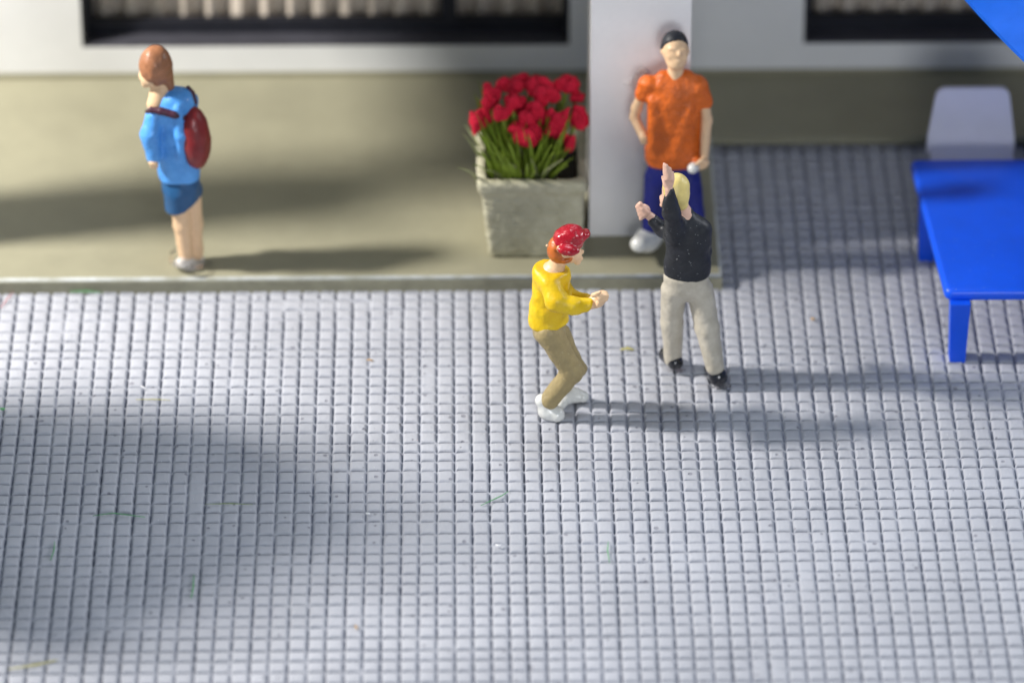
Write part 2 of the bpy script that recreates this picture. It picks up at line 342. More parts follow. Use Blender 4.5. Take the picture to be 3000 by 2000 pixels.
# ================================================================== GROUND: cast paving sheet
def paving():
    t = 0.107
    x0, x1, y0, y1 = -5.2, 6.4, -5.6, 3.4
    xs = [x0]
    while xs[-1] < x1: xs.append(xs[-1]+t*(1+rng.normal(0, 0.018)))
    ys = [y0]
    while ys[-1] < y1: ys.append(ys[-1]+t*float(np.clip(1+rng.normal(0, 0.085), 0.84, 1.26)))
    xs = np.array(xs); ys = np.array(ys)
    fx = np.array([0, .09, .14, .22, .5, .78, .86, .91]); fy = np.array([0, .06, .12, .20, .5, .80, .88, .94])
    gx = np.concatenate([xs[i]+(xs[i+1]-xs[i])*fx for i in range(len(xs)-1)]+[[xs[-1]]])
    gy = np.concatenate([ys[i]+(ys[i+1]-ys[i])*fy for i in range(len(ys)-1)]+[[ys[-1]]])
    Xg, Yg = np.meshgrid(gx, gy, indexing='ij')
    ci = np.clip(np.searchsorted(xs, gx, side='right')-1, 0, len(xs)-2); cj = np.clip(np.searchsorted(ys, gy, side='right')-1, 0, len(ys)-2)
    u = (gx-xs[ci]); wdx = xs[ci+1]-xs[ci]; v = (gy-ys[cj]); wdy = ys[cj+1]-ys[cj]
    dux = np.minimum(u, wdx-u)[:, None]; dvy = np.minimum(v, wdy-v)[None, :]
    nearx = np.where(u < wdx/2, ci, ci+1); neary = np.where(v < wdy/2, cj, cj+1)
    depx = 0.034*(1+rng.normal(0, 0.22, len(xs)+1)); depy = 0.034*(1+rng.normal(0, 0.28, len(ys)+1))
    z0 = Xg*0
    fillx = np.clip((vnoise(Xg*2.1+7, Yg*4.3+3, z0+1.5)-0.06)*6.0, 0.15, 1)*np.clip((vnoise(Xg*9, Yg*9, z0+4.5)+0.45), 0.6, 1.1)
    filly = np.clip((vnoise(Xg*4.1+17, Yg*2.3+30, z0+7.5)-0.06)*6.0, 0.12, 1)*np.clip((vnoise(Xg*9+40, Yg*9, z0+2.5)+0.45), 0.6, 1.1)
    px = np.clip(dux/0.019, 0, 1); px = 1-(1-px)**2.0; py = np.clip(dvy/0.017, 0, 1); py = 1-(1-py)**2.0
    cx1 = 1-0.70*np.exp(-(dvy/0.010)**2); cy1 = 1-0.75*np.exp(-(dux/0.016)**2)
    hx = (1-px)*depx[nearx][:, None]*fillx*cx1; hy = (1-py)*depy[neary][None, :]*filly*cy1
    tile = rng.normal(0, 0.0016, (len(xs), len(ys)))[ci][:, cj]
    pil = -0.0022*(np.abs(u/wdx*2-1)**3)[:, None]-0.0022*(np.abs(v/wdy*2-1)**3)[None, :]
    Zg = -np.sqrt(hx**2+hy**2)+tile+pil+(vnoise(Xg*30, Yg*30, z0)-0.5)*0.0028
    wob = (vnoise(Xg*7+3, Yg*7+60, z0+3)-0.5)
    Yd = Yg+0.0045*np.sin(np.pi*(u/wdx))[:, None]*(dvy < 0.03)+wob*0.003
    Xd = Xg+(vnoise(Xg*7+30, Yg*7, z0+8)-0.5)*0.003
    V = np.stack([Xd, Yd, Zg], -1).reshape(-1, 3)
    nx, ny = len(gx), len(gy)
    I = np.arange(nx*ny).reshape(nx, ny)
    F = np.stack([I[:-1, :-1], I[1:, :-1], I[1:, 1:], I[:-1, 1:]], -1).reshape(-1, 4)
    me = bpy.data.meshes.new('pavement')
    me.vertices.add(len(V)); me.vertices.foreach_set('co', V.ravel().astype(np.float32))
    me.loops.add(F.size); me.loops.foreach_set('vertex_index', F.ravel().astype(np.int32))
    me.polygons.add(len(F)); me.polygons.foreach_set('loop_start', np.arange(0, F.size, 4, dtype=np.int32))
    me.polygons.foreach_set('use_smooth', np.ones(len(F), bool))
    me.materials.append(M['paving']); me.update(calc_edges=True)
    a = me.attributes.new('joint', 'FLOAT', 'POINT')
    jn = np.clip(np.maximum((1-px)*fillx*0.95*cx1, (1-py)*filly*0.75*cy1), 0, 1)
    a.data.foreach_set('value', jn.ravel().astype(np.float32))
    o = bpy.data.objects.new('pavement', me); COL.objects.link(o)
    tag(o, 'pale grey cast plastic paving of small square setts', kind='structure')
paving()
bm = bmesh.new(); add_box(bm, (-30, -30, -0.30), (30, 30, -0.10))
tag(link('ground', bm_mesh('ground', bm, M['base'])), kind='structure')

# ================================================================== TERRACE SLAB (L-shaped, rounded front edge)
XR = on_z(2108, 700, ZS)[0]; YF = on_z(1000, 812, ZS)[1]; YF2 = on_z(2400, 402, ZS)[1]; YW = on_z(1000, 222, ZS)[1]
bm = bmesh.new()
poly = [(-7.5, YF), (XR, YF), (XR, YF2), (7.5, YF2), (7.5, YW+3), (-7.5, YW+3)]
def prism(pp, z0, z1):
    b = [bm.verts.new((x, y, z0)) for x, y in pp]; tp = [bm.verts.new((x, y, z1)) for x, y in pp]
    bm.faces.new(b[::-1]); bm.faces.new(tp)
    for i in range(len(pp)): bm.faces.new((b[i], b[(i+1) % len(pp)], tp[(i+1) % len(pp)], tp[i]))
prism(poly, ZS-0.052, ZS)
G = 0.30      # the plate overhangs an open gap along the recess
prism([(-7.498, YF+.002), (XR-.002, YF+.002), (XR-.002, YF2+G), (7.498, YF2+G), (7.498, YW+2.998), (-7.498, YW+2.998)], -0.04, ZS-0.0521)
bm.normal_update()
top_edges = [e for e in bm.edges if all(abs(v.co.z-ZS) < 1e-5 for v in e.verts)]
bmesh.ops.bevel(bm, geom=top_edges, offset=0.030, segments=5, profile=0.5, affect='EDGES')
bmesh.ops.recalc_face_normals(bm, faces=bm.faces)
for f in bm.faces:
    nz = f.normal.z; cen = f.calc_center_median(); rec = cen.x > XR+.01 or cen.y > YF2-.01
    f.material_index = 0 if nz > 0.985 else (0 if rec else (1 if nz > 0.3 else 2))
me = bpy.data.meshes.new('terrace'); bm.to_mesh(me); bm.free()
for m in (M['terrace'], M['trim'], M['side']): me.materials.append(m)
me.polygons.foreach_set('use_smooth', [len(p.vertices) == 4 and 0.02 < p.normal.z < 0.999 for p in me.polygons])
tag(link('terrace', me), 'olive beige terrace slab with worn grey front edge, its highlight in the colour', kind='structure')

# ================================================================== HOUSE
house = empty('model_house', (0, YW, ZS), 'off-white toy house with white porch pillars and dark framed windows on the olive terrace', 'house')
HT = 3.1+ZS
def Zat(v, y, u=1500): return on_y(u, v, y)[2]
zb = Zat(134, YW)                                    # bottom of the window openings
lx0, lx1 = on_y(240, 120, YW)[0], on_y(1668, 120, YW)[0]
rx0, rx1 = on_y(2354, 110, YW)[0], on_y(2354, 110, YW)[0]+3.0
zt = zb+1.35; TW = 0.16
bm = bmesh.new()
Z0 = ZS-0.02
add_box(bm, (-7.4, YW, Z0), (7.4, YW+TW, zb)); add_box(bm, (-7.4, YW, zt), (7.4, YW+TW, HT+0.05))
for a, c in ((-7.4, lx0), (lx1, rx0), (rx1, 7.4)): add_box(bm, (a, YW, zb), (c, YW+TW, zt))
link('wall', bm_mesh('wall', bm, M['wall']), house)
bm = bmesh.new(); add_box(bm, (-7.4, YW-0.018, ZS-0.01), (7.4, YW-0.001, ZS+0.035))
link('plinth', bm_mesh('plinth', bm, M['terrace'], bevel=0.006), house)
bm = bmesh.new(); add_box(bm, (-7.4, YW+1.25, Z0), (7.4, YW+1.35, HT)); link('room_wall', bm_mesh('room_wall', bm, M['curtain_dark']), house)
def window(x0, x1, mull, lab):
    yb = YW+TW
    wroot = bpy.data.objects.new('window', None); COL.objects.link(wroot); wroot.parent = house; wroot.location = (0, 0, 0); wroot['label'] = lab
    bm = bmesh.new()
    add_box(bm, (x0, YW+0.006, zb+0.002), (x1, yb+0.12, zb+0.02))
    link('sill', bm_mesh('sill', bm, M['sill'], bevel=0.005), wroot)
    bm = bmesh.new()
    add_box(bm, (x0, yb, zb+0.024), (x1, yb+0.06, zb+0.12)); add_box(bm, (x0, yb, zt-0.10), (x1, yb+0.06, zt-0.004))
    add_box(bm, (x0+0.002, yb-0.001, zb+0.12), (x0+0.07, yb+0.061, zt-0.1)); add_box(bm, (x1-0.05, yb-0.001, zb+0.12), (x1-0.002, yb+0.061, zt-0.1))
    for q in mull: add_box(bm, (q-0.055, yb-0.001, zb+0.12), (q+0.055, yb+0.061, zt-0.1))
    # reveal liners
    add_box(bm, (x0+0.001, YW+0.008, zb+0.024), (x0+0.028, yb-0.003, zt-0.004)); add_box(bm, (x1-0.028, YW+0.008, zb+0.024), (x1-0.001, yb-0.003, zt-0.004))
    link('frame', bm_mesh('frame', bm, M['frame'], bevel=0.006), wroot)
    # pleated curtain
    V = []; F = []; n = int((x1-x0)/0.012)
    for i in range(n+1):
        x = x0+(x1-x0)*i/n; ph = (x-x0)/0.185*2*math.pi
        y = yb+0.16+0.05*math.sin(ph)+0.012*math.sin(ph*2.3+1)
        V += [(x, y, zb+0.03), (x, y, zt+0.05)]
    for i in range(n): F.append((2*i, 2*i+2, 2*i+3, 2*i+1))
    link('curtain', mesh_from('curtain', V, F, M['curtain']), wroot)
window(lx0, lx1, [on_y(1315, 20, YW+TW)[0]], 'long dark framed window left of the pillar')
window(rx0, rx1, [], 'dark framed window right of the pillar, partly behind the parasol')
# pillars
PY = on_z(1860, 690, ZS)[1]; px0, px1 = on_y(1726, 680, PY)[0], on_y(2012, 680, PY)[0]
def pillar(x0, x1, y0, dy):
    bm = bmesh.new(); add_box(bm, (x0, y0, ZS-0.005), (x1, y0+dy, HT-0.001))
    return link('pillar', bm_mesh('pillar', bm, M['pillar'], bevel=0.022, seg=4), house)
pillar(px0, px1, PY, px1-px0)
pillar(-4.75, -4.15, 0.93, 0.44)
bm = bmesh.new(); add_hull8(bm, *[[(-4.15, 1.16, z), (-3.15, 1.16, z), (-3.15, 0.60, z), (-2.56, 0.60, z), (-2.56, 0.93, z), (7.6, 0.93, z), (7.6, YW+2, z), (-4.15, YW+2, z)] for z in (HT, HT+0.16)]); link('shading_roof', bm_mesh('shading_roof', bm, M['wall'], bevel=0.02), house)  # unseen; the front step is invented, shaped to shade the right-hand paving

# ================================================================== PLANTER
y_p = on_z(1570, 762, ZS)[1]
pb0, pb1 = on_y(1432, 762, y_p)[0], on_y(1722, 762, y_p)[0]
ztop = on_y(1550, 537, y_p)[2]
pt0, pt1 = on_y(1396, 540, y_p)[0], on_y(1722, 540, y_p)[0]
yt = y_p-0.03
PX1 = px0-0.012
pb1 = min(pb1, PX1-0.03); pt1 = min(pt1, PX1)
def lerp(a, b, t): return a+(b-a)*t
pl = empty('planter', ((pb0+pb1)/2, y_p+0.33, ZS), 'square tapered grey-green stone planter in front of the white pillar', 'planter')
dp = 0.64; rim = 0.06
h_ = 0.0095
ax_ = [np.arange(pt0-.05, pt1+.05, h_), np.arange(y_p-.06, y_p+dp+.06, h_), np.arange(ZS-.03, ztop+.04, h_)]
X, Y, Z = np.meshgrid(*ax_, indexing='ij')
tz = np.clip((Z-ZS)/(ztop-ZS), 0, 1)
rimf = 1/(1+np.exp(-(tz-.86)/.012))*0.020
xc_ = (lerp(pb0, pt0+.02, tz)+lerp(pb1, pt1-.02, tz))/2; hw_ = (lerp(pb1, pt1-.02, tz)-lerp(pb0, pt0+.02, tz))/2+rimf
yc_ = y_p+dp/2; hd_ = dp/2-.03+.03*tz+rimf
rad_ = 0.035
def rbox(qx, qy, qz): return np.sqrt(np.maximum(qx, 0)**2+np.maximum(qy, 0)**2+np.maximum(qz, 0)**2)+np.minimum(np.maximum(np.maximum(qx, qy), qz), 0)
D = rbox(np.abs(X-xc_)-hw_+rad_, np.abs(Y-yc_)-hd_+rad_, np.abs(Z-(ZS+ztop)/2)-(ztop-ZS)/2-.01+rad_)-rad_
D2 = rbox(np.abs(X-xc_)-hw_+rim+.03, np.abs(Y-yc_)-hd_+rim+.03, ztop-.13-Z+.02)-.03
D = np.maximum(D, -D2)
# cast relief of small stones below the rim
row = np.floor((Z-ZS)/.045); bx_ = ((X+Y*.9)/.085+row*.5)
rel = np.minimum(np.abs(((Z-ZS)/.045) % 1-.5)*.045, np.abs(bx_ % 1-.5)*.085)
band = (tz < .80)*(1-np.clip((np.abs(Z-ZS)-.0)/.0001, 0, 1)*0)
gr_ = np.clip(1-np.minimum((.5-np.abs(((Z-ZS)/.045) % 1-.5))*.045, (.5-np.abs(bx_ % 1-.5))*.085)/.010, 0, 1)
D = D+band*gr_*0.006*np.clip(vnoise(X*8, Y*8, Z*8)*2, .3, 1)+(vnoise(X*26+5, Y*26+5, Z*26+5)-.5)*.009+(vnoise(X*60+5, Y*60+5, Z*60+5)-.5)*.004
V, F = surface_nets(D, np.array([a_[0] for a_ in ax_]), h_)
link('planter_box', mesh_from('planter_box', V, F, M['concrete']), pl)
bm = bmesh.new(); add_box(bm, (pt0+rim+.02, y_p+rim+.02, ztop-0.12), (pt1-rim-.02, y_p+dp-rim-.02, ztop-0.035))
link('soil', bm_mesh('soil', bm, M['soil']), pl)

# ---- flowers (one moulded clump)
cx_, cy_ = (pt0+pt1)/2, y_p+dp/2
fl = empty('flowering_plant', (cx_, cy_, ztop-0.05), 'clump of red tulips with long green leaves growing in the grey-green planter', 'flowers')
# (u, v, depth, ru, rv, tilt)
heads = [(1398,352,-.02,26,34,12),(1420,338,.06,24,36,-14),(1443,277,.12,30,26,10),(1468,330,-.10,28,22,-30),(1500,250,.22,46,22,6),(1552,238,.26,40,18,0),
         (1520,305,.05,24,34,8),(1590,268,.08,44,36,28),(1568,330,-.05,30,40,-12),(1545,345,-.13,24,26,30),(1548,402,-.20,44,32,0),(1515,375,-.14,26,16,-20),
         (1660,250,.18,36,26,-35),(1690,285,.16,26,16,-20),(1630,370,-.12,30,48,-8),(1605,345,-.02,20,26,0),(1695,350,.0,28,38,10),(1500,300,-.02,26,30,10),(1432,300,.04,22,26,-10),
         (1668,420,-.08,19,30,0)]
stems = []
for i, (u, v, d, ru, rv, ti) in enumerate(heads):
    c = on_y(u, v, cy_+d); k_ = 1.02/445.0
    prims = []
    npet = random.choice((3, 4, 4))
    for j in range(npet):
        a = j*2*math.pi/npet+i*1.7+.4; rr = 0.48
        cc = c+np.array([math.cos(a)*ru*k_*rr, math.sin(a)*ru*k_*rr, (random.random()-.45)*rv*k_*0.45])
        prims.append(('e', cc, np.array([ru*k_*0.52, ru*k_*0.40, rv*k_*random.uniform(.85, 1.08)]), R(ti+random.uniform(-22, 22))))
    prims.append(('e', c-np.array([0, 0, rv*k_*.35]), np.array([ru*k_*0.6, ru*k_*0.6, rv*k_*.5]), R(ti)))
    o = sculpt('flower_head', prims, M['petal'], fl, k=0.006, h=0.008, lump=0.010, lscale=26)
    r0 = np.array([cx_+(c[0]-cx_)*0.35, cy_+(c[1]-cy_)*0.4, ztop-0.06])
    mid = (c+r0)/2+np.array([(c[0]-cx_)*0.12, 0, 0.03])
    V, F = tube([r0, mid, c], [0.016, 0.013, 0.010], 6); stems.append((V, F))
V = []; F = []
for v_, f_ in stems: F += [tuple(a+len(V) for a in q) for q in f_]; V += v_
link('stems', mesh_from('stems', V, F, M['leaf']), fl)
def blades(n, m, spread, hmin, hmax, wd, seed, xo=0.0, lean=1.0):
    rr = random.Random(seed); V = []; F = []
    for _ in range(n):
        bx = cx_+xo+rr.uniform(-.26, .26)*0.8; by = cy_+rr.uniform(-.24, .2); h_ = rr.uniform(hmin, hmax)
        dx = max(-.13, min(.2, (bx-cx_)*lean+rr.uniform(-spread, spread))); dy = (by-cy_)*0.8+rr.uniform(-spread, spread)-0.03; w_ = wd*rr.uniform(.6, 1.2)
        a = rr.uniform(-.7, .7); sx, sy_ = math.cos(a)*w_, math.sin(a)*w_
        b0 = len(V); S = 5
        for s_ in range(S+1):
            t_ = s_/S; x = bx+dx*t_**1.5; y = by+dy*t_**1.5; z = ztop-0.07+h_*(t_-0.12*t_*t_*abs(dx)); ww = (1-t_**2*0.92)
            V += [(x-sx*ww, y-sy_*ww, z), (x, y+0.006, z+0.004), (x+sx*ww, y+sy_*ww, z)]
        for s_ in range(S):
            q = b0+s_*3
            F += [(q, q+1, q+4, q+3), (q+1, q+2, q+5, q+4)]
    return V, F
V, F = blades(240, None, .07, .24, .50, .017, 3, -0.05, .62); link('leaves', mesh_from('leaves', V, F, M['leaf']), fl)
V, F = blades(16, None, .08, .20, .34, .016, 9, -0.14, .8); link('dry_leaves', mesh_from('dry_leaves', V, F, M['dry']), fl)
# pale dried stalk on the right of the clump
V, F = tube([on_y(1625, 530, cy_-.18), on_y(1622, 480, cy_-.18), on_y(1628, 440, cy_-.18), on_y(1638, 415, cy_-.18)], [.028, .022, .014, .018], 8)
link('dry_stalk', mesh_from('dry_stalk', V, F, M['dry']), fl)

# ================================================================== TABLE, CHAIR, PARASOLS
TZ = 0.50
yf = on_z(2767, 875, TZ)[1]; ybk = on_z(2680, 466, TZ)[1]
c_fl = on_z(2770, 852, TZ); c_bl = on_z(2666, 464, TZ)
wfr = c_fl[0]+1.75
tb = empty('play_table', ((c_fl[0]+wfr)/2, (c_fl[1]+c_bl[1])/2, 0), 'glossy bright blue plastic table with thick top and square legs on the paving', 'table')
bm = bmesh.new()
q = [(c_fl[0], c_fl[1]), (wfr, c_fl[1]), (wfr+0.04, c_bl[1]), (c_bl[0], c_bl[1])]
add_hull8(bm, [(x, y, TZ-0.085) for x, y in q], [(x, y, TZ) for x, y in q])
bmesh.ops.bevel(bm, geom=[e for e in bm.edges if abs(e.verts[0].co.z-e.verts[1].co.z) > .05], offset=0.05, segments=4, profile=.5, affect='EDGES')
me = bm_mesh('tabletop', bm, M['blue'], smooth=True, bevel=0.034, seg=5, angle=50)
ob = link('tabletop', me, tb)
lt_ = on_y(2800, 1055, c_fl[1]+0.06)
def leg(x, y, wd=0.062):
    bm = bmesh.new()
    add_hull8(bm, [(x-wd*.8, y-wd*.8, -0.01), (x+wd*.8, y-wd*.8, -0.01), (x+wd*.8, y+wd*.8, -0.01), (x-wd*.8, y+wd*.8, -0.01)],
                  [(x-wd, y-wd, TZ-.07), (x+wd, y-wd, TZ-.07), (x+wd, y+wd, TZ-.07), (x-wd, y+wd, TZ-.07)])
    link('leg', bm_mesh('leg', bm, M['blue'], bevel=0.012), tb)
gf = on_z(2803, 1046, 0); gb = on_z(2712, 752, 0)
leg(gf[0], gf[1]); leg(gb[0], gb[1]); leg(wfr-.15, gf[1]); leg(wfr-.12, gb[1])

ych = on_z(2838, 575, 0)[1]
ch = empty('chair', (on_y(2836, 575, ych)[0], ych-0.25, 0), 'pale lilac translucent plastic chair with rounded back behind the blue table', 'chair')
def slab_shape(pts2d, y0, y1, fn):
    bm = bmesh.new(); a = [bm.verts.new(fn(x, z, y0)) for x, z in pts2d]; c = [bm.verts.new(fn(x, z, y1)) for x, z in pts2d]
    bm.faces.new(a); bm.faces.new(c[::-1]); n = len(a)
    for i in range(n): bm.faces.new((a[i], a[(i+1) % n], c[(i+1) % n], c[i]))
    return bm
zt_c = on_y(2846, 272, ych)[2]; w_top = 0.245; w_bot = 0.29; xc = ch.location.x
outl = [(-w_bot, .34), (w_bot, .34), (w_bot-.005, .45)]
for i in range(9):
    a = i/8*math.pi/2; outl.append((w_top-.07+.07*math.cos(a), zt_c-.07+.07*math.sin(a)))
for i in range(9):
    a = math.pi/2+i/8*math.pi/2; outl.append((-w_top+.07+.07*math.cos(a), zt_c-.07+.07*math.sin(a)))
outl.append((-w_bot+.005, .45))
bm = slab_shape(outl, 0, 0.04, lambda x, z, y: (xc+x, ych+y+0.10*(z-.34)-0.10*(1-(x/.3)**2)*0.0, z))
link('backrest', bm_mesh('backrest', bm, M['lilac'], bevel=0.012), ch)
bm = bmesh.new(); add_box(bm, (xc-.27, ych-.50, .33), (xc+.27, ych+0.02, .375)); link('seat', bm_mesh('seat', bm, M['lilac'], bevel=0.02), ch)
for sx in (-1, 1):
    for yy in (ych-.45, ych-.03):
        V, F = tube([(xc+sx*.22, yy, .345), (xc+sx*.25, yy, -0.01)], [.03, .022], 10); link('leg', mesh_from('leg', V, F, M['lilac']), ch)

def parasol(c, rad, ztip, zrim, lab, rot=0.0, base=True):
    root = empty('parasol', (c[0], c[1], 0), lab, 'parasol')
    n = 8; V = []; F = []; S = 6
    for s_ in range(S+1):
        t_ = s_/S
        for k_ in range(n*4):
            a = rot+k_/(n*4)*2*math.pi; m_ = math.cos(math.pi/n)/math.cos(((a-rot) % (2*math.pi/n))-math.pi/n)
            rr = rad*t_*m_; V.append((c[0]+rr*math.cos(a), c[1]+rr*math.sin(a), ztip-(ztip-zrim)*t_**1.25-0.02*t_*(1-m_)*8))
    N_ = n*4; top = len(V)
    for s_ in range(S):
        for k_ in range(N_): F.append((s_*N_+k_, (s_+1)*N_+k_, (s_+1)*N_+(k_+1) % N_, s_*N_+(k_+1) % N_))
    V += [(x, y, z-0.03) for x, y, z in V[:top]]
    F += [tuple(a+top for a in f[::-1]) for f in F[:]]
    for k_ in range(N_): F.append((S*N_+k_, S*N_+k_+top, S*N_+(k_+1) % N_+top, S*N_+(k_+1) % N_))
    link('canopy', mesh_from('canopy', V, F, M['parasol'], smooth=False), root)
    V, F = tube([(c[0], c[1], -0.01), (c[0], c[1], ztip+0.07)], [.04, .035], 12); link('pole', mesh_from('pole', V, F, M['lilac']), root)
    V, F = tube([(c[0], c[1], -0.01), (c[0], c[1], .06), (c[0], c[1], .09)], [.26, .25, .08], 24); link('base', mesh_from('base', V, F, M['lilac']), root)
    for k_ in range(n):
        a = rot+k_*2*math.pi/n
        V, F = tube([(c[0]+.03*math.cos(a), c[1]+.03*math.sin(a), ztip-.05), (c[0]+rad*.97*math.cos(a), c[1]+rad*.97*math.sin(a), zrim-0.035)], .014, 6)
        link('rib', mesh_from('rib', V, F, M['parasol']), root)
ZR = 2.15
e0 = on_z(2838, 0, ZR); e1 = on_z(3000, 168, ZR)
mid = (e0+e1)/2; dr = e1-e0; dr = dr/np.linalg.norm(dr); nrm = np.array([-dr[1], dr[0], 0]); nrm = nrm if nrm[0] > 0 else -nrm
RAD = 1.30; ap = RAD*math.cos(math.pi/8); cp = mid+nrm*ap
ang = math.atan2(-nrm[1], -nrm[0])
parasol(cp, RAD, ZR+.42, ZR, 'blue plastic parasol over the blue table at the right edge', rot=ang-math.pi/8)

# unseen trunk and crown, added left of the picture to shade the near paving
TX, TY, TC = -5.48, -0.97, 3.15
shade_caster = empty('shade_caster', (TX, TY, 0), 'unseen shade caster with trunk and loose green crown, added to shade the near paving', 'shade_caster')
V, F = tube([(TX-.02, TY, -.05), (TX+.03, TY+.02, 1.0), (TX-.02, TY, 2.0), (TX+.02, TY, 3.1)], [.10, .075, .06, .02], 10)
for k_ in range(9):
    a = k_*2.4; z0_ = 2.1+k_*.11; r_ = .55-.03*k_
    v_, f_ = tube([(TX, TY, z0_), (TX+.5*r_*math.cos(a), TY+.5*r_*math.sin(a), z0_+.25), (TX+r_*math.cos(a), TY+r_*math.sin(a), z0_+.4)], [.03, .02, .01], 6)
    F += [tuple(q_+len(V) for q_ in f__) for f__ in f_]; V += v_
link('trunk', mesh_from('trunk', V, F, M['bark']), shade_caster)
V = []; F = []; rr = random.Random(12)
cl = [(rr.gauss(.02, .27), rr.gauss(-.02, .25), rr.gauss(0, .15), rr.uniform(.26, .40)) for _ in range(42)]+[(0, 0, 0, .45), (.35, -.1, 0, .35), (-.3, .2, 0, .35), (.1, .35, 0, .3), (.62, -.28, -.1, .2), (-.1, -.42, .05, .3)]
for x_, y_, z_, r_ in cl:
    for _ in range(int(2400*r_*r_)+20):
        d_ = Vector((rr.gauss(0, 1), rr.gauss(0, 1), rr.gauss(0, 1))).normalized()*r_*rr.random()**.35
        c_ = Vector((TX+x_, TY+y_, TC+z_))+d_; a_ = Vector((rr.gauss(0, 1), rr.gauss(0, 1), rr.gauss(0, 1))).normalized(); b_ = a_.orthogonal().normalized(); w_ = rr.uniform(.055, .085)
        n_ = len(V); V += [c_-a_*w_, c_+b_*w_*.6, c_+a_*w_, c_-b_*w_*.6]; F.append((n_, n_+1, n_+2, n_+3))
link('crown', mesh_from('crown', V, F, M['leaf'], smooth=False), shade_caster)

# ================================================================== FIGURES
# ---------- man in yellow jumper
f = Fig(1500, 620, .4147, on_z(1640, 1203, 0)[1], 470)
b0 = on_z(1650, 1203, 0)
py = empty('person', b0, 'figurine in yellow jumper, red cap and khaki trousers, knees bent, facing right', 'figurine')
body = [f.ell((378,245,0), (98,92,116)), f.ell((425,300,0), (68,66,62)), f.ell((497,282,0), (16,18,18)), f.ell((488,330,0), (18,22,14)), f.ell((462,352,0), (26,30,22)),
        f.ell((249,240,-.07), (12,10,14)), f.ell((330,262,-.085), (16,12,24)),
        f.cap((335,330,0), (300,420,0), 58, 62)]
body += f.chain([(285,440,0),(260,760,0)], [90,100])
body += f.chain([(262,480,-.08),(330,640,-.15),(545,655,-.15),(600,630,-.15)], [40,38,36,40]) + f.chain([(330,470,.09),(400,600,.09),(560,620,-.05)], [40,35,34])
body += [f.ell((598,628,-.14), (58,50,52), 28), f.ell((636,598,-.13), (46,46,42), 20)]
for j, (a, c) in enumerate((((612,590,-.18),(664,572,-.16)), ((618,612,-.20),(674,592,-.18)), ((618,640,-.20),(668,618,-.18)), ((604,662,-.19),(640,645,-.18)))):
    body.append(f.cap(a, c, 17, 14))
body.append(f.cap((575,590,-.18), (625,566,-.20), 18, 13))
body += f.chain([(262,850,-.05),(420,1130,-.07),(262,1340,-.07)], [70,50,42]) + f.chain([(320,850,.08),(465,1100,.08),(330,1260,.12)], [60,45,38])
sculpt('body', body, M['skin'], py, k=.014, h=.008, floor=0.0, lump=.003)
sculpt('hair', [f.ell((325,265,0), (80,90,100)), f.ell((385,320,-.03), (66,72,34), 12), f.cut((432,300,0), (1,0,-.30))], M['ginger'], py, k=.02, h=.008, lump=.005)
sculpt('cap', [f.ell((392,208,0), (108,102,98)), f.ell((425,160,0), (86,92,60), 8), f.cap((462,178,.03), (526,158,.03), 38, 22, 1.8), f.ell((395,270,-.10), (84,40,40), -8),
               f.cut((390,312,0), (.30,0,-1)), ], M['red'], py, k=.022, h=.008, lump=.009, lscale=18)
sh = [f.cap((286,448,0),(256,740,0),122,140,.95), f.cap((262,790,0),(262,850,0),136,132,.95), f.cap((228,430,-.0),(330,450,.0),88,80)]
sh += f.chain([(262,500,-.09),(315,630,-.17),(430,668,-.19),(555,655,-.17)], [74,72,58,46])
sh += f.chain([(335,480,.10),(400,600,.09),(545,625,-.06)], [66,52,44])
sh += [f.cut((262,783,0), (.14,-.05,-1)), f.cut((560,650,-.16), (1,0,-.35)), f.cut((306,395,0), (.15,0,1))]
sculpt('jumper', sh, M['yellow'], py, k=.035, h=.009, lump=.007)
tr = [f.cap((262,790,0),(265,850,.0),116,112,.95)] + f.chain([(258,850,-.06),(425,1128,-.07),(262,1335,-.07)], [98,76,64]) + f.chain([(325,860,.08),(465,1105,.08),(318,1240,.10)], [84,56,48])
tr += [f.cut((262,752,0), (0,0,1))]
sculpt('trousers', tr, M['khaki'], py, k=.030, h=.009, floor=0.02, lump=.005, lscale=20)
sculpt('shoe', f.chain([(215,1335,-.06),(250,1400,-.06),(320,1432,-.09)], [54,64,54]), M['white'], py, k=.02, h=.008, floor=-.004, lump=.004)
sculpt('shoe', f.chain([(360,1290,.11),(430,1290,.12),(500,1305,.10)], [62,52,42])+[f.cap((340,1360,.02),(400,1300,.10),40,42)], M['white'], py, k=.03, h=.008, floor=-.004, lump=.004)

# ---------- man in black jacket, back to us
f = Fig(1830, 440, .4593, on_z(2037, 1100, 0)[1], 465)
pk = empty('person', on_z(2037, 1100, 0), 'blond figurine in black jacket and stone trousers seen from behind, one arm raised', 'figurine')
body = [f.ell((322,262,0), (82,84,108)), f.ell((272,318,.02), (46,52,54)), f.ell((232,300,.05), (12,14,14)), f.ell((238,348,.04), (16,20,16)), f.cap((362,360,0),(388,430,0),46,60)]
body += f.chain([(400,480,0),(402,800,0)], [70,84])
body += f.chain([(335,520,-.03),(305,400,-.13),(282,250,-.15)], [34,32,28]) + f.chain([(300,520,.06),(240,490,.11),(160,420,.12)], [34,30,30])
body += [f.ell((280,205,-.15), (36,24,50)), f.cap((262,190,-.16),(250,88,-.15),15,10), f.cap((276,180,-.17),(268,98,-.16),15,11), f.cap((291,182,-.17),(287,118,-.16),15,11),
         f.cap((305,190,-.16),(303,142,-.15),14,10), f.cap((256,222,-.14),(243,172,-.12),15,11)]
body += [f.ell((125,385,.12), (42,36,46), 20)] + [f.cap((100+12*j,342+24*j*.9,.08),(78+8*j,362+25*j,.12),15,14) for j in range(4)] + [f.cap((150,400,.07),(118,372,.07),15,12)]
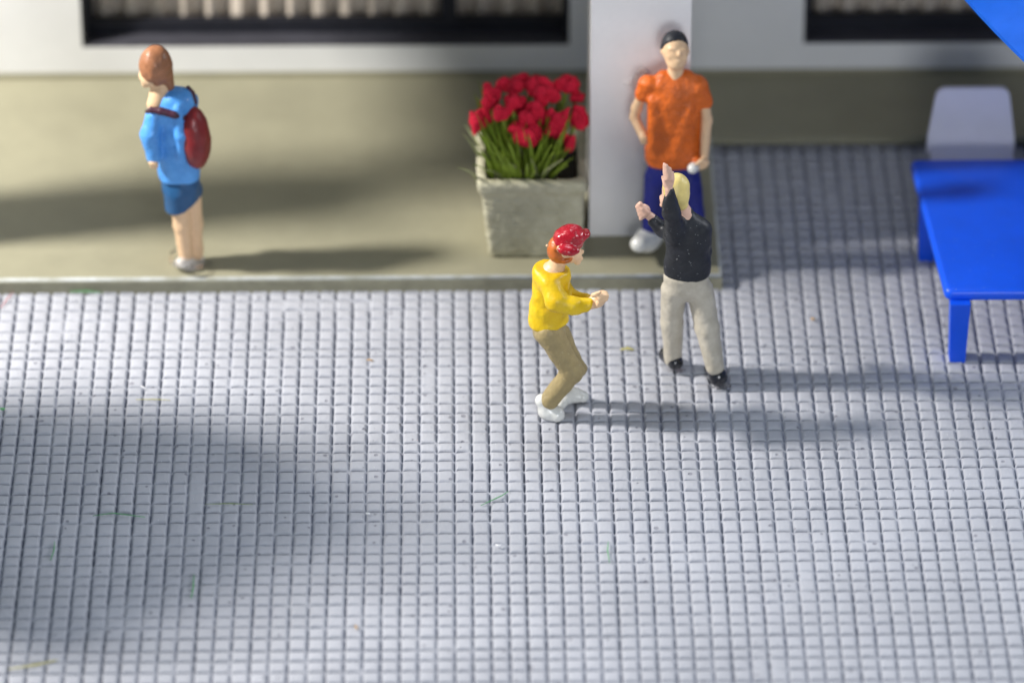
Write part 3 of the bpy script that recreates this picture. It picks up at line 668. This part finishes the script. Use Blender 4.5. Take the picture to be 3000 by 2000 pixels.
body += f.chain([(330,830,.01),(303,1100,.05),(310,1320,.07)], [46,38,34]) + f.chain([(460,830,0),(525,1130,-.05),(578,1400,-.10)], [46,40,36])
sculpt('body', body, M['skin_pink'], pk, k=.012, h=.008, floor=0.0, lump=.003)
sculpt('hair', [f.ell((327,252,-.005), (86,90,112)), f.cap((350,300,-.03),(365,345,-.03),60,40), f.cut((268,300,.0), (-1,.45,-.38))], M['blond'], pk, k=.02, h=.008, lump=.005)
jk = [f.cap((400,540,0),(402,700,0),134,140,.72), f.cap((402,760,0),(402,860,0),144,146,.72), f.cap((335,500,0),(482,500,0),66,66), f.cap((378,412,0),(398,470,0),62,96,.85)]
jk += f.chain([(330,540,-.04),(300,400,-.13),(276,262,-.15)], [72,52,42]) + f.chain([(300,530,.05),(240,500,.11),(172,440,.12)], [54,46,40])
jk += f.chain([(486,510,0),(496,640,.04),(440,700,.16)], [60,52,40])
jk += [f.cut((400,792,0), (-.0,0,-1)), f.cut((276,256,-.15), (-.1,0,1)) if False else f.cut((160,425,.12), (-1,.1,.35))]
sculpt('jacket', jk, M['black'], pk, k=.03, h=.009, lump=.006)
tr = [f.cap((394,800,0),(396,835,0),142,138,.74)] + f.chain([(312,890,.01),(303,1100,.05),(309,1325,.07)], [82,70,58]) + f.chain([(482,890,.0),(525,1130,-.05),(574,1375,-.10)], [84,76,62])
tr += [f.cut((394,775,0), (0,0,1))]
sculpt('trousers', tr, M['stone'], pk, k=.022, h=.009, floor=.02, lump=.005)
sculpt('shoe', [f.cap((258,1300,.16),(325,1350,.04),44,50)], M['black_shoe'], pk, k=.02, h=.008, floor=-.004)
sculpt('shoe', [f.cap((565,1400,.04),(596,1440,-.11),56,62)], M['black_shoe'], pk, k=.02, h=.008, floor=-.004)

# ---------- man in orange shirt, facing us, on the terrace
f = Fig(1800, 60, .4591, on_z(1950, 742, ZS)[1], 444)
po = empty('person', on_z(1950, 742, ZS), 'dark-haired figurine in orange T-shirt and navy trousers standing by the white pillar', 'figurine')
body = [f.ell((388,185,0), (80,84,112)), f.ell((394,258,-.03), (62,62,58)), f.ell((414,216,-.088), (13,17,20)), f.ell((408,262,-.082), (22,12,6)), f.ell((409,282,-.078), (20,12,7)), f.ell((366,182,-.072), (26,14,8)), f.ell((446,186,-.066), (22,14,8)), f.ell((356,235,-.062), (22,14,20)), f.ell((446,238,-.056), (20,14,20)),
        f.ell((305,195,.0), (10,16,22)), f.ell((470,195,.0), (10,16,22)), f.cap((390,290,0),(390,380,0),48,56)]
body += [f.cap((385,430,0),(385,900,0),70,90,.5)]
body += f.chain([(196,430,0),(140,560,.05),(128,620,.05),(180,725,-.02)], [32,34,32,30]) + f.chain([(566,470,0),(590,640,-.02),(574,860,-.08)], [30,36,30])
body += [f.ell((572,905,-.10), (32,30,42))] + [f.cap((560+12*j,905,-.125),(530+14*j,948-4*j,-.12),12,10) for j in range(4)] + [f.cap((560,890,-.13),(526,915,-.145),13,11)]
body += [f.ell((188,745,-.04), (24,24,32))] + [f.cap((172+11*j,750,-.06),(178+10*j,782,-.05),11,9) for j in range(4)]
body += f.chain([(285,1000,0),(240,1330,-.03)], [50,40]) + f.chain([(470,1000,0),(500,1360,0)], [50,40])
sculpt('body', body, M['skin'], po, k=.014, h=.009, floor=ZS, lump=.003)
sculpt('hair', [f.ell((386,172,.006), (86,92,108)), f.cut((384,104,-.08), (.10,-1,-.55)), f.cut((386,230,.0), (0,-.3,-1))], M['black'], po, k=.02, h=.009, lump=.005)
st_ = [f.cap((384,500,0),(384,820,0),166,174,.60), f.cap((387,880,0),(387,1010,0),178,178,.60), f.cap((240,408,0),(520,415,0),60,64,1.0), f.cap((315,362,0),(455,362,0),48,48), f.cap((480,560,-.085),(385,860,-.088),22,30), f.cap((250,520,-.06),(255,860,-.062),36,40)]
st_ += [f.cap((205,400,0),(178,470,.01),52,48), f.cap((548,430,0),(582,520,0),58,50), f.cap((500,900,-.06),(520,890,-.10),26,28)]
st_ += [f.cut((386,905,0), (0,0,-1)), f.cut((390,318,0), (0,-.25,1))]
sculpt('t_shirt', st_, M['orange'], po, k=.032, h=.010, lump=.008, lscale=9)
tr = [f.cap((375,930,0),(375,1010,0),158,150,.6)] + f.chain([(290,1010,0),(252,1230,-.02),(238,1330,-.04)], [98,76,66]) + f.chain([(458,1010,0),(492,1230,0),(500,1350,0)], [98,80,70]) + [f.cut((375,890,0), (0,0,1))]
sculpt('trousers', tr, M['navy'], po, k=.02, h=.010, floor=ZS+.03, lump=.005)
sculpt('shoe', f.chain([(262,1345,-.02),(215,1395,-.06),(160,1425,-.14)], [74,78,58]), M['white'], po, k=.03, h=.010, floor=ZS-.004)
sculpt('shoe', f.chain([(500,1370,0),(510,1430,-.12)], [66,60]), M['white'], po, k=.03, h=.010, floor=ZS-.004)
cpos = f.P((503,942,-.14))
cupo = sculpt('paper_cup', [f.cap((500,944,-.15),(512,934,-.12),33,34)], M['white'], None, k=.01, h=.008, lump=.002)
rebase(cupo, cpos); tag(cupo, 'small white cup held in the hand of the orange-shirted figurine', 'cup')

# ---------- boy in blue with backpack, on the terrace
f = Fig(350, 100, .4654, on_z(560, 776, ZS)[1], 444)
pc = empty('person', on_z(560, 776, ZS), 'brown-haired figurine in sky blue shirt and dark blue shorts looking left on the terrace', 'figurine')
body = [f.ell((224,215,0), (92,90,118)), f.ell((190,275,-.02), (56,56,56)), f.ell((137,262,-.02), (14,14,16)), f.ell((162,318,-.02), (22,24,18)), f.cap((262,320,0),(235,440,-.02),56,60)]
body += f.chain([(330,470,0),(370,900,0)], [80,90])
body += f.chain([(220,500,-.06),(190,640,-.08),(215,785,-.10)], [40,36,32]) + [f.ell((212,805,-.10), (28,28,26))] + [f.cap((196+12*j,812,-.14),(206+11*j,836,-.13),11,9) for j in range(4)]
body += f.chain([(378,1040,-.02),(392,1200,-.03),(420,1420,-.03)], [60,52,42]) + f.chain([(455,1020,.04),(470,1200,.04),(482,1420,.03)], [62,54,44])
sculpt('body', body, M['skin'], pc, k=.02, h=.009, floor=ZS, lump=.004)
sculpt('hair', [f.ell((228,204,0), (101,100,127)), f.cap((275,250,0),(308,322,0),62,42), f.cap((215,255,-.055),(235,290,-.05),44,34), f.cut((176,300,-.02), (-1,-.05,-.75))], M['brown'], pc, k=.02, h=.009, lump=.010, lscale=10)
s_ = [f.cap((345,450,0),(360,620,0),128,122,.9), f.cap((368,700,0),(374,960,0),122,126,.9), f.cap((400,400,.02),(430,430,.05),62,66), f.cap((290,430,0),(330,400,0),60,60)]
s_ += f.chain([(228,500,-.05),(195,630,-.09),(218,770,-.11)], [64,58,42]) + f.chain([(372,480,-.095),(385,640,-.115),(392,830,-.095)], [36,38,26])
s_ += [f.cut((374,905,0), (-.06,0,-1)), f.cut((226,395,0), (-.85,-.3,.8)), f.cut((212,792,-.1), (-.3,0,-1)) if False else f.cut((374,905,0), (0,0,-1))]
sculpt('shirt', s_, M['skyblue'], pc, k=.024, h=.009, lump=.010, lscale=9)
sculpt('shorts', [f.cap((385,930,0),(390,1000,0),116,108,.9), f.cap((370,990,-.03),(378,1110,-.03),92,84), f.cap((440,980,.05),(455,1080,.05),82,72), f.cut((385,885,0),(0,0,1)), f.cut((370,1078,0),(.30,0,-1))], M['shorts'], pc, k=.02, h=.009, lump=.005)
sculpt('shoe', [f.cap((425,1430,-.04),(385,1440,-.07),44,36)], M['grey'], pc, h=.009, floor=ZS-.004)
sculpt('shoe', [f.cap((495,1425,.03),(450,1440,-.01),44,36)], M['grey'], pc, h=.009, floor=ZS-.004)
bp_ = empty('backpack', f.P((480,860,.0)), 'dark red oval backpack worn by the blue-shirted figurine', 'backpack')
sculpt('bag', [f.ell((474,650,-.05), (98,112,214), 4), f.cut((392,650,-.02), (-1,0,0.08))], M['maroon'], bp_, k=.02, h=.009, lump=.004)
sculpt('strap', f.chain([(400,520,-.10),(345,505,-.125),(262,484,-.115),(200,478,-.105),(172,488,-.05)], [22,26,22,18,12]), M['strap'], bp_, k=.01, h=.008)
sculpt('strap', f.chain([(432,340,.03),(455,372,.02),(472,430,.0)], [17,18,20]), M['strap'], bp_, k=.01, h=.008)

# ================================================================== GLUE, FIBRES, CRUMBS
g = sculpt('glue_blob', [f.ell((345,1380,-.02), (26,30,36)), f.ell((360,1420,-.03), (40,60,30)), f.ell((455,1452,-.10), (80,50,24)), f.ell((530,1440,0), (50,46,24))], M['glue'], None, k=.05, h=.008, floor=ZS-.003, lump=.003)
rebase(g, on_z(560, 780, ZS)); tag(g, 'shiny clear glue around the feet of the blue-shirted figurine', 'glue')
V = []; F = []
def smear(pts, r): 
    v_, f_ = tube([on_y(u, v, PY-0.004) for u, v in pts], r, 8)
    global V, F
    F += [tuple(a+len(V) for a in q) for q in f_]; V += v_
smear([(1828,248),(1842,246),(1854,234),(1866,214),(1882,204),(1896,212),(1894,230)], [.004,.013,.008,.010,.022,.019,.008])
g = link('glue_smear', mesh_from('glue_smear', V, F, M['glue'])); rebase(g, on_y(1850, 215, PY)); tag(g, 'shiny smear of clear glue on the white pillar beside the orange-shirted figurine', 'glue')
fk = Fig(1830, 440, .4593, on_z(2037, 1100, 0)[1], 465)
for (gu, gv, gr, gl) in ((2112, 1128, .075, 'right'), (1982, 1084, .06, 'left')):
    g = sculpt('glue_blob', [('e', on_z(gu, gv, 0.0), np.array([gr, gr*.7, .012]), 0.0)], M['glue'], None, k=.01, h=.006, floor=-.002, lump=.004)
    rebase(g, on_z(gu, gv, 0)); tag(g, 'thin clear glue under the %s black shoe of the figurine with raised arm' % gl, 'glue')

def fibre(pts, r, m, lab, cat='fibre'):
    r *= 0.75; P = [on_z(u, v, 0.006+r+(0.004 if 0 < i < len(pts)-1 else 0)) for i, (u, v) in enumerate(pts)]
    Q = []
    for i in range(len(P)-1):
        for t_ in (0, .33, .66): Q.append(P[i]*(1-t_)+P[i+1]*t_)
    Q.append(P[-1])
    v_, f_ = tube(Q, [r*(1-.5*abs(2*i/(len(Q)-1)-1)) for i in range(len(Q))], 6)
    o = link('fibre' if cat == 'fibre' else 'crumb', mesh_from('fibre', v_, f_, m)); rebase(o, P[0]); tag(o, lab, cat)
fibre([(1408,1480),(1440,1465),(1472,1450),(1490,1438)], .005, M['fibre_green'], 'green fibre slanting across the setts in the middle of the paving')
fibre([(1782,1585),(1780,1612),(1786,1648)], .005, M['fibre_green'], 'short upright green fibre at the lower centre of the paving')
fibre([(160,1585),(158,1612),(148,1640)], .006, M['fibre_green'], 'green fibre standing in a joint at the lower left of the paving')
fibre([(568,1682),(566,1720),(560,1752)], .007, M['fibre_green'], 'thick green fibre near the bottom left of the paving, in a joint')
fibre([(272,1510),(330,1502),(380,1508),(425,1514)], .005, M['fibre_green'], 'long flat green fibre in the shaded left part of the paving')
fibre([(600,1476),(670,1474),(740,1477)], .003, M['leaf'], 'thin dark green fibre lying along a joint in the shade')
fibre([(25,1958),(80,1950),(120,1943),(168,1932)], .008, M['fibre_yellow'], 'yellow fibre in the bottom left corner of the paving')
fibre([(398,1170),(450,1169),(500,1172)], .004, M['fibre_yellow'], 'faint yellow fibre lying on the sunlit left part of the paving')
fibre([(0,1196),(8,1198),(14,1196)], .014, M['fibre_green'], 'green speck at the left edge of the paving')
fibre([(2,902),(18,880),(38,855)], .006, M['fibre_red'], 'red fibre at the left end of the terrace front')
fibre([(205,855),(250,853),(300,857)], .006, M['fibre_green'], 'pale green fibre along the terrace front at the left')
fibre([(412,1130),(420,1134),(428,1139)], .005, M['fibre_white'], 'short white fibre on the sunlit left part of the paving')
fibre([(1818,1024),(1838,1020),(1858,1024)], .012, M['fibre_yellow'], 'olive crumb on the setts between the yellow and black figurines', 'crumb')
fibre([(1074,1055),(1082,1053),(1094,1056)], .008, M['crumb'], 'tiny orange crumb on the paving left of the yellow figurine', 'crumb')
fibre([(2376,932),(2382,934),(2388,936)], .012, M['crumb'], 'tan crumb on the paving near the blue table', 'crumb')
fibre([(1452,1595),(1460,1598),(1470,1596)], .011, M['fibre_white'], 'white crumb on the lower middle of the paving', 'crumb')
fibre([(1072,1502),(1078,1504),(1084,1503)], .009, M['fibre_white'], 'white crumb beside the shaded part of the paving', 'crumb')
fibre([(1040,1830),(1044,1836),(1046,1842)], .009, M['crumb'], 'tan crumb near the bottom of the paving', 'crumb')
